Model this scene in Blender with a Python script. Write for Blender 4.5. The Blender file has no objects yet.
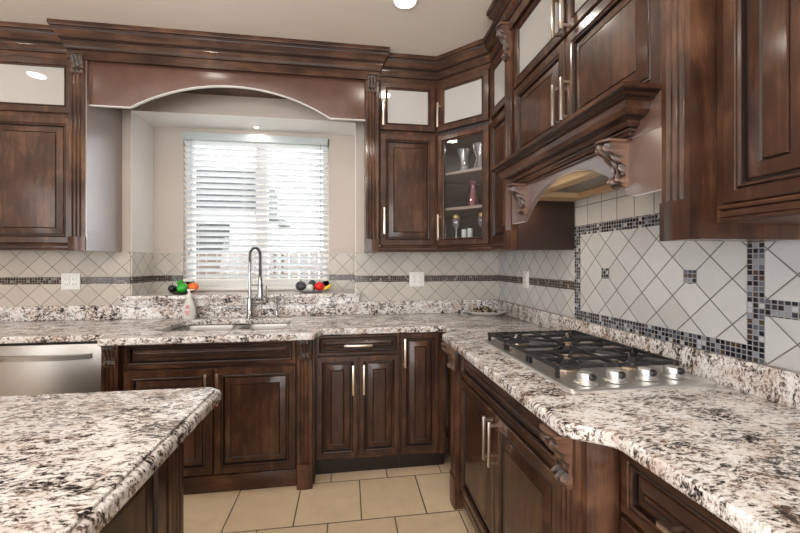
import bpy, bmesh, math, random
from mathutils import Matrix, Vector
random.seed(7)
S = bpy.context.scene
COL = S.collection
PI = math.pi

# ------------------------------------------------------------------ camera
F, HOR, YAW = 370.0, 263.0, math.radians(8.15)
cd = bpy.data.cameras.new('camera'); cam = bpy.data.objects.new('camera', cd); COL.objects.link(cam)
cam.location = (-1.224, -2.865, 1.309)
cam.rotation_euler = (PI/2, 0, -YAW)
cd.sensor_fit = 'HORIZONTAL'; cd.sensor_width = 36; cd.lens = 36*F/800
cd.shift_y = (HOR-266.5)/800
cd.clip_start = 0.05; cd.clip_end = 200
S.camera = cam

# ------------------------------------------------------------------ world, light, exposure
S.view_settings.view_transform = 'Standard'
S.view_settings.look = 'None'
S.view_settings.gamma = 1
S.view_settings.use_curve_mapping = False
S.view_settings.exposure = 0.0
w = bpy.data.worlds.new('world'); S.world = w; w.use_nodes = True
bg = w.node_tree.nodes['Background']; bg.inputs[0].default_value = (0.93, 0.97, 1.0, 1); bg.inputs[1].default_value = 7.5

def area(name, loc, rot, sx, sy, power, color=(1, 1, 1), portal=False, spread=PI):
    l = bpy.data.lights.new(name, 'AREA'); l.shape = 'RECTANGLE'; l.size = sx; l.size_y = sy
    l.energy = power; l.color = color; l.spread = spread
    if portal: l.cycles.is_portal = True
    o = bpy.data.objects.new(name, l); o.location = loc; o.rotation_euler = rot; COL.objects.link(o)
    return o
# kitchen window portal, then two unseen fill lights added behind the camera
area('window_portal', (-1.946, 0.56, 1.72), (-PI/2, 0, 0), 1.2, 1.3, 1, portal=True)
area('rear_fill', (-2.6, -6.3, 1.25), (PI/2+math.radians(20), 0, 0), 3.6, 2.3, 190, (0.96, 0.98, 1.0))
area('side_fill', (-5.4, -4.9, 1.5), (0, -PI/2-math.radians(15), 0), 1.9, 2.6, 80, (0.97, 0.98, 1.0))

# ------------------------------------------------------------------ node helpers
class NT:
    def __init__(s, name):
        s.m = bpy.data.materials.new(name); s.m.use_nodes = True
        s.t = s.m.node_tree; s.n = s.t.nodes; s.b = s.n['Principled BSDF']
    def new(s, ty, **kw):
        x = s.n.new(ty)
        for k, v in kw.items(): setattr(x, k, v)
        return x
    def put(s, sock, v):
        if isinstance(v, bpy.types.NodeSocket): s.t.links.new(v, sock)
        elif v is not None: sock.default_value = v
    def math(s, op, a, b=None, c=None):
        x = s.new('ShaderNodeMath', operation=op)
        s.put(x.inputs[0], a)
        if b is not None: s.put(x.inputs[1], b)
        if c is not None: s.put(x.inputs[2], c)
        return x.outputs[0]
    def xyz(s):
        tc = s.new('ShaderNodeTexCoord'); sp = s.new('ShaderNodeSeparateXYZ')
        s.t.links.new(tc.outputs['Object'], sp.inputs[0]); return tc.outputs['Object'], sp.outputs
    def comb(s, x, y, z):
        c = s.new('ShaderNodeCombineXYZ')
        for i, v in enumerate((x, y, z)): s.put(c.inputs[i], v)
        return c.outputs[0]
    def mapping(s, v, scale=(1, 1, 1), rot=(0, 0, 0), loc=(0, 0, 0)):
        m = s.new('ShaderNodeMapping'); s.put(m.inputs[0], v)
        m.inputs['Scale'].default_value = scale; m.inputs['Rotation'].default_value = rot; m.inputs['Location'].default_value = loc
        return m.outputs[0]
    def noise(s, v, scale, detail=4, rough=.55, dist=0, out='Fac'):
        x = s.new('ShaderNodeTexNoise'); s.put(x.inputs['Vector'], v)
        x.inputs['Scale'].default_value = scale; x.inputs['Detail'].default_value = detail
        x.inputs['Roughness'].default_value = rough; x.inputs['Distortion'].default_value = dist
        return x.outputs[out]
    def white(s, v, out='Value'):
        x = s.new('ShaderNodeTexWhiteNoise', noise_dimensions='3D'); s.put(x.inputs['Vector'], v); return x.outputs[out]
    def ramp(s, f, stops, interp='LINEAR'):
        r = s.new('ShaderNodeValToRGB'); r.color_ramp.interpolation = interp; e = r.color_ramp.elements
        while len(e) < len(stops): e.new(.5)
        for i, (p, c) in enumerate(stops):
            e[i].position = p; e[i].color = (c[0], c[1], c[2], 1)
        s.put(r.inputs[0], f); return r.outputs[0]
    def mix(s, f, a, b, blend='MIX'):
        x = s.new('ShaderNodeMix', data_type='RGBA', blend_type=blend)
        s.put(x.inputs[0], f)
        for k, v in ((6, a), (7, b)):
            if isinstance(v, tuple): v = (v[0], v[1], v[2], 1)
            s.put(x.inputs[k], v)
        return x.outputs[2]
    def bump(s, h, strength=.3, dist=.002):
        x = s.new('ShaderNodeBump'); x.inputs['Strength'].default_value = strength; x.inputs['Distance'].default_value = dist
        s.put(x.inputs['Height'], h); s.put(s.b.inputs['Normal'], x.outputs[0])
    def set(s, **kw):
        for k, v in kw.items():
            if isinstance(v, tuple): v = (v[0], v[1], v[2], 1)
            s.put(s.b.inputs[k.replace('_', ' ')], v)
        return s.m

def plain(name, col, rough=.5, metal=0, **kw):
    n = NT(name); n.set(Base_Color=col, Roughness=rough, Metallic=metal)
    if kw: n.set(**kw)
    v, _ = n.xyz(); f = n.noise(v, 60, 2)
    n.bump(f, .04, .001)
    return n.m

def wood(name, axis, dark=(.012, .0048, .0030), mid=(.052, .022, .0125), light=(.185, .088, .046), lift=0.0):
    n = NT(name); v, o = n.xyz()
    sc = {'z': (9, 9, 1.5), 'x': (1.5, 9, 9)}[axis]
    g = n.noise(n.mapping(v, sc), 2.0, 6, .62, .5)
    fine = n.noise(n.mapping(v, tuple(q*7 for q in sc)), 2.2, 3, .6)
    blotch = n.noise(v, 3.2, 3, .55, .4)
    f = n.math('ADD', n.math('MULTIPLY', g, .42), n.math('ADD', n.math('MULTIPLY', fine, .10), n.math('MULTIPLY', blotch, .50)))
    col = n.ramp(n.math('ADD', f, lift), [(.33, dark), (.50, mid), (.70, light)])
    n.set(Base_Color=col, Roughness=.42)
    n.b.inputs['Specular IOR Level'].default_value = .22
    n.b.inputs['Coat Weight'].default_value = .55; n.b.inputs['Coat Roughness'].default_value = .12; n.b.inputs['Coat IOR'].default_value = 1.42
    n.bump(fine, .03, .001)
    return n.m
def smooth_stain(name, coat, sheen):
    n = NT(name); v, o = n.xyz(); g = n.noise(n.mapping(v, (3, 3, 3)), 2, 4, .6)
    n.set(Base_Color=n.ramp(g, [(.3, (.090, .043, .030)), (.7, (.125, .062, .045))]), Roughness=.30)
    n.b.inputs['Specular IOR Level'].default_value = .3+sheen*.4
    n.b.inputs['Coat Weight'].default_value = coat; n.b.inputs['Coat Roughness'].default_value = .28; n.b.inputs['Coat IOR'].default_value = 1.5+sheen*.9
    n.b.inputs['Sheen Weight'].default_value = sheen; n.b.inputs['Sheen Roughness'].default_value = .35; n.b.inputs['Sheen Tint'].default_value = (1, .86, .83, 1)
    return n.m
SATIN = smooth_stain('satin_stained_board', .35, 0)
SHEEN = smooth_stain('glare_sheen_panel', 1, 1.0)  # same stain; its pinkish sheen tint stands in for window glare
WV = wood('stained_wood_vertical', 'z'); WH = wood('stained_wood_horizontal', 'x')
GLZ = plain('dark_glaze', (.010, .004, .003), .35)
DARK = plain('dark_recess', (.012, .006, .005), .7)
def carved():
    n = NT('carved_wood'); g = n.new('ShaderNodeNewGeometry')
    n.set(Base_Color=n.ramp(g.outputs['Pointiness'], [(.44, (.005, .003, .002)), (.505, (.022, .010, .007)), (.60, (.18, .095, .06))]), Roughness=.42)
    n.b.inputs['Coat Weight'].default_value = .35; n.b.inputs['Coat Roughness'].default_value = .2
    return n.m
CARV = carved()

def granite():
    n = NT('granite'); v, o = n.xyz()
    warp = n.noise(v, 12, 3, .6, out='Color')
    vv = n.new('ShaderNodeVectorMath', operation='MULTIPLY_ADD'); n.put(vv.inputs[0], warp); vv.inputs[1].default_value = (.045, .045, .045); n.put(vv.inputs[2], v)
    m = n.mapping(vv.outputs[0], (1.0, 2.4, 1.3), (0, 0, .30))
    a = n.noise(m, 52, 6, .70, .4)
    b = n.noise(n.mapping(vv.outputs[0], (1.2, 1.6, 1.5), (0, 0, .4), (3, 1, 7)), 105, 4, .7)
    c = n.noise(n.mapping(v, (1, 1.8, 1), (0, 0, .6), (9, 4, 2)), 9, 4, .62, .5)
    f = n.math('ADD', n.math('MULTIPLY', a, .55), n.math('ADD', n.math('MULTIPLY', b, .24), n.math('MULTIPLY', c, .30)))
    col = n.ramp(f, [(.462, (.008, .008, .010)), (.490, (.060, .053, .056)), (.512, (.25, .205, .185)), (.538, (.55, .505, .475)), (.585, (.81, .80, .80))])
    g = n.noise(n.mapping(v, (1, 1, 1), (0, 0, 0), (5, 5, 5)), 14, 4, .6)
    col2 = n.mix(n.ramp(g, [(.50, (0, 0, 0)), (.70, (1, 1, 1))]), col, n.mix(.45, col, (.42, .27, .19)))
    n.set(Base_Color=col2, Roughness=.11)
    n.b.inputs['Specular IOR Level'].default_value = .38
    return n.m
GRAN = granite()

TP = .1032     # 4-inch tile pitch
def tile(name, axis, diag=True, c0=0.0, z0=1.259, base=(.60, .565, .52), grout=(.20, .165, .13), split=None):
    """wall tile; axis 'x' for the back wall, 'y' for the right wall"""
    n = NT(name); v, o = n.xyz()
    p = n.math('SUBTRACT', o['X' if axis == 'x' else 'Y'], c0); q = n.math('SUBTRACT', o['Z'], z0)
    if split is not None: q = n.math('ADD', q, n.math('MULTIPLY', n.math('LESS_THAN', o['Z'], split), z0-1.086))
    if diag:
        r = 1/math.sqrt(2)
        a = n.math('MULTIPLY', n.math('ADD', p, q), r/TP); b = n.math('MULTIPLY', n.math('SUBTRACT', p, q), r/TP)
    else:
        a = n.math('DIVIDE', p, TP); b = n.math('DIVIDE', q, TP)
    def edge(u):
        fr = n.math('FRACT', n.math('ADD', u, 100.5))
        return n.math('SUBTRACT', .5, n.math('ABSOLUTE', n.math('SUBTRACT', fr, .5)))
    # seams fall half a pitch away from the origin
    e = n.math('MINIMUM', edge(n.math('ADD', a, .5)), edge(n.math('ADD', b, .5)))
    mask = n.math('SMOOTH_MIN', 1, n.math('MAXIMUM', 0, n.math('MULTIPLY', n.math('SUBTRACT', e, .010), 60)), .05)
    cell = n.comb(n.math('FLOOR', a), n.math('FLOOR', b), 0.0)
    rnd = n.white(cell)
    st = n.noise(v, 22, 5, .65, .5)
    tc = n.mix(n.math('ADD', n.math('MULTIPLY', rnd, .45), n.math('MULTIPLY', st, .5)), tuple(q*.80 for q in base), tuple(min(1, q*1.14) for q in base))
    col = n.mix(mask, grout, tc)
    n.set(Base_Color=col, Roughness=n.math('SUBTRACT', .72, n.math('MULTIPLY', mask, .38)))
    n.bump(n.math('ADD', mask, n.math('MULTIPLY', st, .15)), .5, .002)
    return n.m
WARM = (.50, .45, .395); COOL = (.56, .56, .555)
TBL = tile('diagonal_tile_back_left', 'x', True, -2.938, 1.281, base=WARM, split=1.19)
TBX = tile('diagonal_tile_back', 'x', True, -.386, 1.281, base=(.51, .475, .43), split=1.19)
TBY = tile('diagonal_tile_right', 'y', True, -.807, 1.281, base=COOL, grout=(.17, .16, .145), split=1.19)
TJY = tile('diagonal_tile_reveal_lit', 'y', True, .07, 1.281, base=(.70, .66, .61), grout=(.25, .21, .17), split=1.19)  # brighter copy of the tile, window light put into its colour
TPY = tile('diagonal_tile_panel', 'y', True, -1.4825+.219, 1.259, base=(.53, .545, .555), grout=(.12, .115, .11))
TNY = tile('diagonal_tile_near', 'y', True, -2.02, 1.277, base=(.53, .545, .555), grout=(.12, .115, .11), split=1.18)
TSY = tile('straight_tile', 'y', False, -1.131, 1.606, base=COOL, grout=(.15, .14, .13))

def mosaic(name, axis, dark=True):
    P = .0164
    n = NT(name); v, o = n.xyz()
    a = n.math('DIVIDE', n.math('ADD', o['X' if axis == 'x' else 'Y'], 1.941), P); b = n.math('DIVIDE', n.math('SUBTRACT', o['Z'], 1.0095), P)
    def edge(u):
        fr = n.math('FRACT', n.math('ADD', u, 500))
        return n.math('SUBTRACT', .5, n.math('ABSOLUTE', n.math('SUBTRACT', fr, .5)))
    e = n.math('MINIMUM', edge(a), edge(b))
    mask = n.math('MINIMUM', 1, n.math('MAXIMUM', 0, n.math('MULTIPLY', n.math('SUBTRACT', e, .07), 20)))
    r = n.white(n.comb(n.math('FLOOR', n.math('ADD', a, 500)), n.math('FLOOR', n.math('ADD', b, 500)), 3.0))
    if dark:
        cols = [(0, (.010, .006, .005)), (.36, (.030, .014, .010)), (.60, (.07, .035, .025)), (.74, (.018, .018, .022)), (.86, (.12, .09, .08)), (.95, (.25, .23, .21))]
        gr = (.20, .17, .15)
    else:
        cols = [(0, (.010, .010, .014)), (.27, (.035, .04, .055)), (.48, (.10, .115, .15)), (.64, (.24, .26, .30)), (.75, (.07, .045, .03)), (.84, (.45, .47, .50)), (.93, (.015, .02, .035))]
        gr = (.27, .27, .28)
    col = n.mix(mask, gr, n.ramp(r, cols, 'CONSTANT'))
    n.set(Base_Color=col, Roughness=n.math('SUBTRACT', .7, n.math('MULTIPLY', mask, .58)))
    n.bump(mask, .6, .002)
    return n.m
MBX = mosaic('brown_mosaic_back', 'x'); MBY = mosaic('brown_mosaic_side', 'y'); MGY = mosaic('grey_glass_mosaic', 'y', False)

def floor_mat():
    n = NT('travertine_floor'); v, o = n.xyz()
    PX, PY = .34, .352
    row = n.math('DIVIDE', n.math('ADD', o['Y'], .62+35.2), PY)
    ri = n.math('FLOOR', row)
    off = n.math('MULTIPLY', n.math('MODULO', ri, 2), .5)
    colu = n.math('ADD', n.math('DIVIDE', n.math('ADD', o['X'], .81+34), PX), off)
    def edge(u, s):
        fr = n.math('FRACT', u); return n.math('MULTIPLY', n.math('SUBTRACT', .5, n.math('ABSOLUTE', n.math('SUBTRACT', fr, .5))), s)
    e = n.math('MINIMUM', edge(row, PY), edge(n.math('ADD', colu, .5), PX))
    mask = n.math('MINIMUM', 1, n.math('MAXIMUM', 0, n.math('MULTIPLY', n.math('SUBTRACT', e, .0025), 700)))
    r = n.white(n.comb(n.math('FLOOR', n.math('ADD', colu, .5)), ri, 1.0))
    s = n.noise(v, 7, 6, .65, .7); s2 = n.noise(v, 60, 3, .6)
    c = n.mix(n.math('ADD', n.math('MULTIPLY', r, .25), n.math('MULTIPLY', s, .75)), (.50, .37, .24), (.92, .745, .52))
    c = n.mix(n.math('MULTIPLY', s2, .35), c, (.58, .45, .32))
    n.set(Base_Color=n.mix(mask, (.10, .07, .045), c), Roughness=.38)
    n.bump(n.math('ADD', mask, n.math('MULTIPLY', s2, .1)), .4, .002)
    return n.m
FLOOR = floor_mat()

PAINT = plain('wall_paint', (.55, .49, .44), .75)
WHITE = plain('white_trim_paint', (.82, .80, .77), .4)
CEIL = plain('ceiling_paint', (.82, .765, .70), .85)
PLAST = plain('white_plastic', (.80, .80, .78), .35)
SLOT = plain('outlet_slot', (.05, .05, .05), .5)
NICK = plain('brushed_nickel', (.72, .64, .55), .28, 1)
CHROME = plain('chrome', (.42, .43, .45), .18, 1)
def steel(name, sc, rough=.28, col=(.60, .58, .55)):
    n = NT(name); v, o = n.xyz(); f = n.noise(n.mapping(v, sc), 12, 2)
    n.set(Base_Color=col, Metallic=1.0, Roughness=n.math('ADD', rough-.02, n.math('MULTIPLY', f, .04))); return n.m
STEEL = steel('brushed_steel', (.6, 3, 3), .36, (.42, .40, .375)); COOKS = plain('cooktop_steel', (.80, .80, .79), .38, 1); SINKM = steel('sink_steel', (1, 12, 12), .38, (.50, .49, .48))
IRON = plain('cast_iron', (.012, .012, .013), .42)
BURN = plain('burner_cap', (.018, .018, .02), .3)
BRASS = plain('burner_brass', (.45, .36, .28), .4, 1)
FROST = plain('frosted_glass', (.40, .385, .365), .7, 0)
FROST.node_tree.nodes['Principled BSDF'].inputs['Coat Weight'].default_value = 1.0; FROST.node_tree.nodes['Principled BSDF'].inputs['Coat Roughness'].default_value = .02
LINER = plain('hood_liner_wood', (.52, .36, .20), .5)
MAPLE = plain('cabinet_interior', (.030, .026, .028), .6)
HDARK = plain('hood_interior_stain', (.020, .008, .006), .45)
SHELF = plain('shelf_board', (.30, .24, .21), .5)
def glassm(name, tint=(1, 1, 1), refl=.9, rough=0.0, op=0.0, oc=(1, 1, 1)):
    m = bpy.data.materials.new(name); m.use_nodes = True; t = m.node_tree; t.nodes.remove(t.nodes['Principled BSDF'])
    out = t.nodes['Material Output']; tr = t.nodes.new('ShaderNodeBsdfTransparent'); tr.inputs[0].default_value = (*tint, 1)
    gl = t.nodes.new('ShaderNodeBsdfGlossy'); gl.inputs['Roughness'].default_value = rough
    fr = t.nodes.new('ShaderNodeFresnel'); fr.inputs[0].default_value = 1.5
    mx = t.nodes.new('ShaderNodeMixShader'); mm = t.nodes.new('ShaderNodeMath'); mm.operation = 'MULTIPLY'; mm.inputs[1].default_value = refl
    t.links.new(fr.outputs[0], mm.inputs[0]); t.links.new(mm.outputs[0], mx.inputs[0]); t.links.new(tr.outputs[0], mx.inputs[1]); t.links.new(gl.outputs[0], mx.inputs[2])
    last = mx
    if op > 0:
        df = t.nodes.new('ShaderNodeBsdfDiffuse'); df.inputs[0].default_value = (*oc, 1); m2 = t.nodes.new('ShaderNodeMixShader'); m2.inputs[0].default_value = op
        t.links.new(mx.outputs[0], m2.inputs[1]); t.links.new(df.outputs[0], m2.inputs[2]); last = m2
    t.links.new(last.outputs[0], out.inputs[0]); return m
GLASS = glassm('clear_glass')
CRYST = glassm('cut_crystal', (.93, .94, .95), 3.0, .03, .10, (.8, .82, .85))
PINKG = glassm('pink_glass', (.85, .5, .58), 3.0, .05, .22, (.55, .22, .28))
GOLD = plain('gold_candle', (.62, .47, .22), .35, .7)
CANDLE = plain('pale_candle', (.55, .60, .57), .5)
def blind_mat():
    n = NT('blind_slat'); n.set(Base_Color=(.90, .91, .92), Roughness=.5)
    t = n.new('ShaderNodeBsdfTranslucent'); t.inputs[0].default_value = (.90, .93, .95, 1)
    m = n.new('ShaderNodeMixShader'); m.inputs[0].default_value = .25
    n.t.links.new(n.b.outputs[0], m.inputs[1]); n.t.links.new(t.outputs[0], m.inputs[2]); n.t.links.new(m.outputs[0], n.n['Material Output'].inputs[0])
    return n.m
BLIND = blind_mat()
HEADR = plain('blind_headrail', (.50, .56, .57), .4)
def emis(name, col, st):
    n = NT(name); n.set(Base_Color=(.8, .8, .8)); n.b.inputs['Emission Color'].default_value = (*col, 1); n.b.inputs['Emission Strength'].default_value = st; return n.m
LAMP = emis('lamp_lens', (1, .95, .86), 14)

# ------------------------------------------------------------------ mesh helpers
class MB:
    def __init__(s): s.v = []; s.f = []; s.mi = []
    def face(s, idx, m=0): s.f.append(tuple(idx)); s.mi.append(m)
    def box(s, x0, x1, y0, y1, z0, z1, m=0, b=0.0):
        x0, x1 = min(x0, x1), max(x0, x1); y0, y1 = min(y0, y1), max(y0, y1); z0, z1 = min(z0, z1), max(z0, z1)
        if b > 0:
            bm = bmesh.new(); bmesh.ops.create_cube(bm, size=1)
            for v in bm.verts: v.co = Vector(((x0+x1)/2+v.co.x*(x1-x0), (y0+y1)/2+v.co.y*(y1-y0), (z0+z1)/2+v.co.z*(z1-z0)))
            bmesh.ops.bevel(bm, geom=bm.edges[:], offset=b, segments=2, affect='EDGES', profile=.5)
            s.bm(bm, m); return s
        k = len(s.v)
        s.v += [(x0, y0, z0), (x1, y0, z0), (x1, y1, z0), (x0, y1, z0), (x0, y0, z1), (x1, y0, z1), (x1, y1, z1), (x0, y1, z1)]
        for q in ((0, 3, 2, 1), (4, 5, 6, 7), (0, 1, 5, 4), (1, 2, 6, 5), (2, 3, 7, 6), (3, 0, 4, 7)): s.face([k+i for i in q], m)
        return s
    def bm(s, bm, m=0, M=None):
        k = len(s.v); bm.verts.index_update()
        for v in bm.verts: s.v.append(tuple((M @ v.co) if M else v.co))
        for f in bm.faces: s.face([k+v.index for v in f.verts], m)
        bm.free(); return s
    def ring_loft(s, rings, m=0, cap0=True, cap1=True, closed=True, ms=None):
        k = len(s.v); n = len(rings[0])
        for r in rings: s.v += [tuple(p) for p in r]
        for i in range(len(rings)-1):
            mm = ms[i] if ms else m
            for j in range(n if closed else n-1):
                a = k+i*n+j; b = k+i*n+(j+1) % n
                s.face((a, b, b+n, a+n), mm)
        if cap0: s.face([k+j for j in range(n)][::-1], ms[0] if ms else m)
        if cap1: s.face([k+(len(rings)-1)*n+j for j in range(n)], ms[-1] if ms else m)
        return s
    def lathe(s, prof, cx=0, cy=0, n=24, m=0, sx=1, sy=1):
        rings = [[(cx+r*sx*math.cos(2*PI*j/n), cy+r*sy*math.sin(2*PI*j/n), z) for j in range(n)] for r, z in prof]
        return s.ring_loft(rings, m)
    def tube(s, pts, r, n=10, m=0, rads=None):
        P = [Vector(p) for p in pts]; rings = []
        up = Vector((0, 0, 1)); t0 = (P[1]-P[0]).normalized()
        if abs(t0.dot(up)) > .9: up = Vector((1, 0, 0))
        a = t0.cross(up).normalized()
        for i, p in enumerate(P):
            t = (P[min(i+1, len(P)-1)]-P[max(i-1, 0)]).normalized()
            a = (a - t*a.dot(t)).normalized(); b = t.cross(a)
            rr = rads[i] if rads else r
            rings.append([p+(a*math.cos(2*PI*j/n)+b*math.sin(2*PI*j/n))*rr for j in range(n)])
        return s.ring_loft(rings, m)
    def ball(s, c, r, sx=1, sy=1, sz=1, m=0, n=20, lobes=0, la=.0, tilt=None):
        rings = []
        nn = 12
        for i in range(1, nn):
            th = PI*i/nn
            ring = []
            for j in range(n):
                ph = 2*PI*j/n; rr = r*(1+la*math.cos(lobes*ph)*math.sin(th))
                p = Vector((rr*math.sin(th)*math.cos(ph)*sx, rr*math.sin(th)*math.sin(ph)*sy, -rr*math.cos(th)*sz))
                if tilt: p = tilt @ p
                ring.append(Vector(c)+p)
            rings.append(ring)
        return s.ring_loft(rings, m)
    def prism(s, poly, z0, z1, m=0):
        k = len(s.v); n = len(poly)
        s.v += [(x, y, z0) for x, y in poly]+[(x, y, z1) for x, y in poly]
        for j in range(n): s.face((k+j, k+(j+1) % n, k+n+(j+1) % n, k+n+j), m)
        s.face([k+j for j in range(n)][::-1], m); s.face([k+n+j for j in range(n)], m); return s
    def sweep(s, path, prof, m=0, glz=()):
        """path: plan points, profile (out, z): out is to the right of travel; mitred"""
        P = [Vector(p) for p in path]; rings = []
        for i, p in enumerate(P):
            d0 = (P[i]-P[i-1]).normalized() if i > 0 else (P[1]-P[0]).normalized()
            d1 = (P[i+1]-P[i]).normalized() if i < len(P)-1 else d0
            n0 = Vector((d0.y, -d0.x)); n1 = Vector((d1.y, -d1.x))
            mv = (n0+n1).normalized(); mv = mv/max(.2, mv.dot(n0))
            rings.append([(p.x+mv.x*o, p.y+mv.y*o, z) for o, z in prof])
        k0 = len(s.f); s.ring_loft(rings, m); n = len(prof)
        for i in range((len(rings)-1)*n):
            if i % n in glz: s.mi[k0+i] = 1
        return s
    def obj(s, name, mats, parent=None, loc=None, smooth=35):
        me = bpy.data.meshes.new(name)
        off = Vector(loc) if loc is not None else Vector((0, 0, 0))
        me.from_pydata([tuple(Vector(v)-off) for v in s.v], [], s.f)
        if not isinstance(mats, (list, tuple)): mats = [mats]
        for m in mats: me.materials.append(m)
        me.polygons.foreach_set('material_index', [min(i, len(mats)-1) for i in s.mi])
        bm = bmesh.new(); bm.from_mesh(me); bmesh.ops.recalc_face_normals(bm, faces=bm.faces); bm.to_mesh(me); bm.free()
        if smooth:
            me.polygons.foreach_set('use_smooth', [True]*len(me.polygons)); me.set_sharp_from_angle(angle=math.radians(smooth))
        o = bpy.data.objects.new(name, me); COL.objects.link(o); o.location = off
        if parent:
            o.parent = parent
            # children of a located mesh part are given in the thing's frame
            if parent.type == 'MESH': o.location = off-Vector(parent.location)
        return o

def curve_mesh(loops, thick, bevel=0.0, res=2):
    """filled 2D outline with holes -> bmesh, centred on z=0"""
    cu = bpy.data.curves.new('outline', 'CURVE'); cu.dimensions = '2D'; cu.fill_mode = 'BOTH'
    cu.extrude = thick/2-bevel; cu.bevel_depth = bevel; cu.bevel_resolution = res; cu.offset = -bevel
    for lp in loops:
        sp = cu.splines.new('POLY'); sp.points.add(len(lp)-1); sp.use_cyclic_u = True
        for p, q in zip(sp.points, lp): p.co = (q[0], q[1], 0, 1)
    o = bpy.data.objects.new('outline', cu); COL.objects.link(o)
    dg = bpy.context.evaluated_depsgraph_get(); dg.update()
    me = bpy.data.meshes.new_from_object(o.evaluated_get(dg))
    bm = bmesh.new(); bm.from_mesh(me); bmesh.ops.remove_doubles(bm, verts=bm.verts, dist=1e-5)
    bpy.data.objects.remove(o); bpy.data.meshes.remove(me); return bm

def tag(o, label, cat, group=None):
    o['label'] = label; o['category'] = cat
    if group: o['group'] = group
    return o
def thing(name, label, cat, loc=(0, 0, 0), rz=0, group=None):
    o = bpy.data.objects.new(name, None); COL.objects.link(o); o.location = loc; o.rotation_euler = (0, 0, rz)
    o.empty_display_size = .1
    return tag(o, label, cat, group)
def struct(o): o['kind'] = 'structure'; return o

# ------------------------------------------------------------------ setting
CZ = 2.74
struct(MB().box(-6, .2, -6.6, .6, -.06, 0).obj('floor', FLOOR, smooth=0))
struct(MB().box(-6, .2, -6.6, .6, CZ, CZ+.08).obj('ceiling', CEIL, smooth=0))
OX0, OX1, OZ0, OZ1, RD = -2.74, -1.157, 1.05, 2.392, .303
WX0, WX1, WZ0, WZ1 = -2.518, -1.374, 1.10, 2.352
b = MB()
b.box(-6, OX0, 0, RD, 0, CZ).box(OX1, 0, 0, RD, 0, CZ).box(OX0, OX1, 0, RD, 0, OZ0).box(OX0, OX1, 0, RD, OZ1, CZ)
b.box(OX0-.2, WX0, RD, RD+.14, 0, CZ).box(WX1, OX1+.2, RD, RD+.14, 0, CZ).box(WX0, WX1, RD, RD+.14, 0, WZ0).box(WX0, WX1, RD, RD+.14, WZ1, CZ)
b.box(-6, OX0-.2, RD, RD+.14, 0, CZ).box(OX1+.2, .2, RD, RD+.14, 0, CZ)
struct(b.obj('wall_back', PAINT, smooth=0))
struct(MB().box(0, .15, -6.6, RD, 0, CZ).obj('wall_right', PAINT, smooth=0))
struct(MB().box(-6.15, -6, -6.6, .45, 0, CZ).obj('wall_left', PAINT, smooth=0))
struct(MB().box(-6.15, .15, -6.75, -6.6, 0, CZ).obj('wall_front', PAINT, smooth=0))
# window frame, sashes, glass and sill board
wf = MB()
fy0, fy1 = RD+.045, RD+.11
wf.box(WX0, WX0+.055, fy0, fy1, WZ0, WZ1, b=.004).box(WX1-.055, WX1, fy0, fy1, WZ0, WZ1, b=.004)
wf.box(WX0, WX1, fy0, fy1, WZ0, WZ0+.06, b=.004).box(WX0, WX1, fy0, fy1, WZ1-.055, WZ1, b=.004)
cxw = -1.93
wf.box(cxw-.045, cxw+.045, fy0+.005, fy1, WZ0, WZ1, b=.004)
win = struct(wf.obj('window_1', WHITE))
MB().box(WX0+.05, cxw-.04, fy0+.03, fy0+.034, WZ0+.05, WZ1-.05).obj('left_pane', GLASS, win, smooth=0)
MB().box(cxw+.04, WX1-.05, fy0+.03, fy0+.034, WZ0+.05, WZ1-.05).obj('right_pane', GLASS, win, smooth=0)
MB().box(WX0, WX1, RD-.012, RD+.05, WZ0-.012, WZ0+.010, b=.004).obj('sill_board', WHITE, win)

# blind
bl = thing('window_blind', 'white horizontal slatted blind lowered over the kitchen window above the sink', 'blind', (cxw-.016, RD-.005, 0))
bx0, bx1 = WX0+.008-(cxw-.016), WX1-.008-(cxw-.016)
MB().box(bx0, bx1, -.032, .034, WZ1-.062, WZ1-.004, b=.004).obj('headrail', HEADR, bl)
ns = 23; zt, zb = WZ1-.085, 1.205
hw = .0245; ta = math.radians(30)
for i in range(ns):
    z = zt-(zt-zb)*i/(ns-1)
    s = MB(); pr = []
    for k in range(5):
        u = -1+k/2; y = u*hw*math.cos(ta); zz = z-u*hw*math.sin(ta)+.003*(1-u*u)
        pr.append((y, zz))
    prof = pr+[(y, zz-.0022) for y, zz in pr[::-1]]
    s.ring_loft([[(x, y, zz) for y, zz in prof] for x in (bx0+.004, bx1-.004)])
    s.obj('slat', BLIND, bl)
MB().box(bx0+.002, bx1-.002, -.026, .026, 1.160, 1.182, b=.004).obj('bottom_rail', PLAST, bl)
for x in (bx0+.10, bx0+.46, bx0+.74, bx1-.10):
    MB().tube([(x, -.027, WZ1-.05), (x, -.027, 1.18)], .0011, 6).tube([(x, .024, WZ1-.05), (x, .024, 1.18)], .0011, 6).obj('ladder_cord', PLAST, bl)
MB().tube([(bx1-.06, -.034, WZ1-.05), (bx1-.058, -.036, 1.42)], .002, 6).ball((bx1-.058, -.036, 1.41), .007, sz=1.6).obj('tilt_cord', CHROME, bl)
MB().tube([(bx0+.065, -.034, WZ1-.05), (bx0+.065, -.036, 1.42)], .0012, 6).ball((bx0+.065, -.036, 1.41), .007, sz=1.6).ball((bx0+.052, -.036, 1.385), .007, sz=1.6).obj('lift_cord', CHROME, bl)

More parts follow.
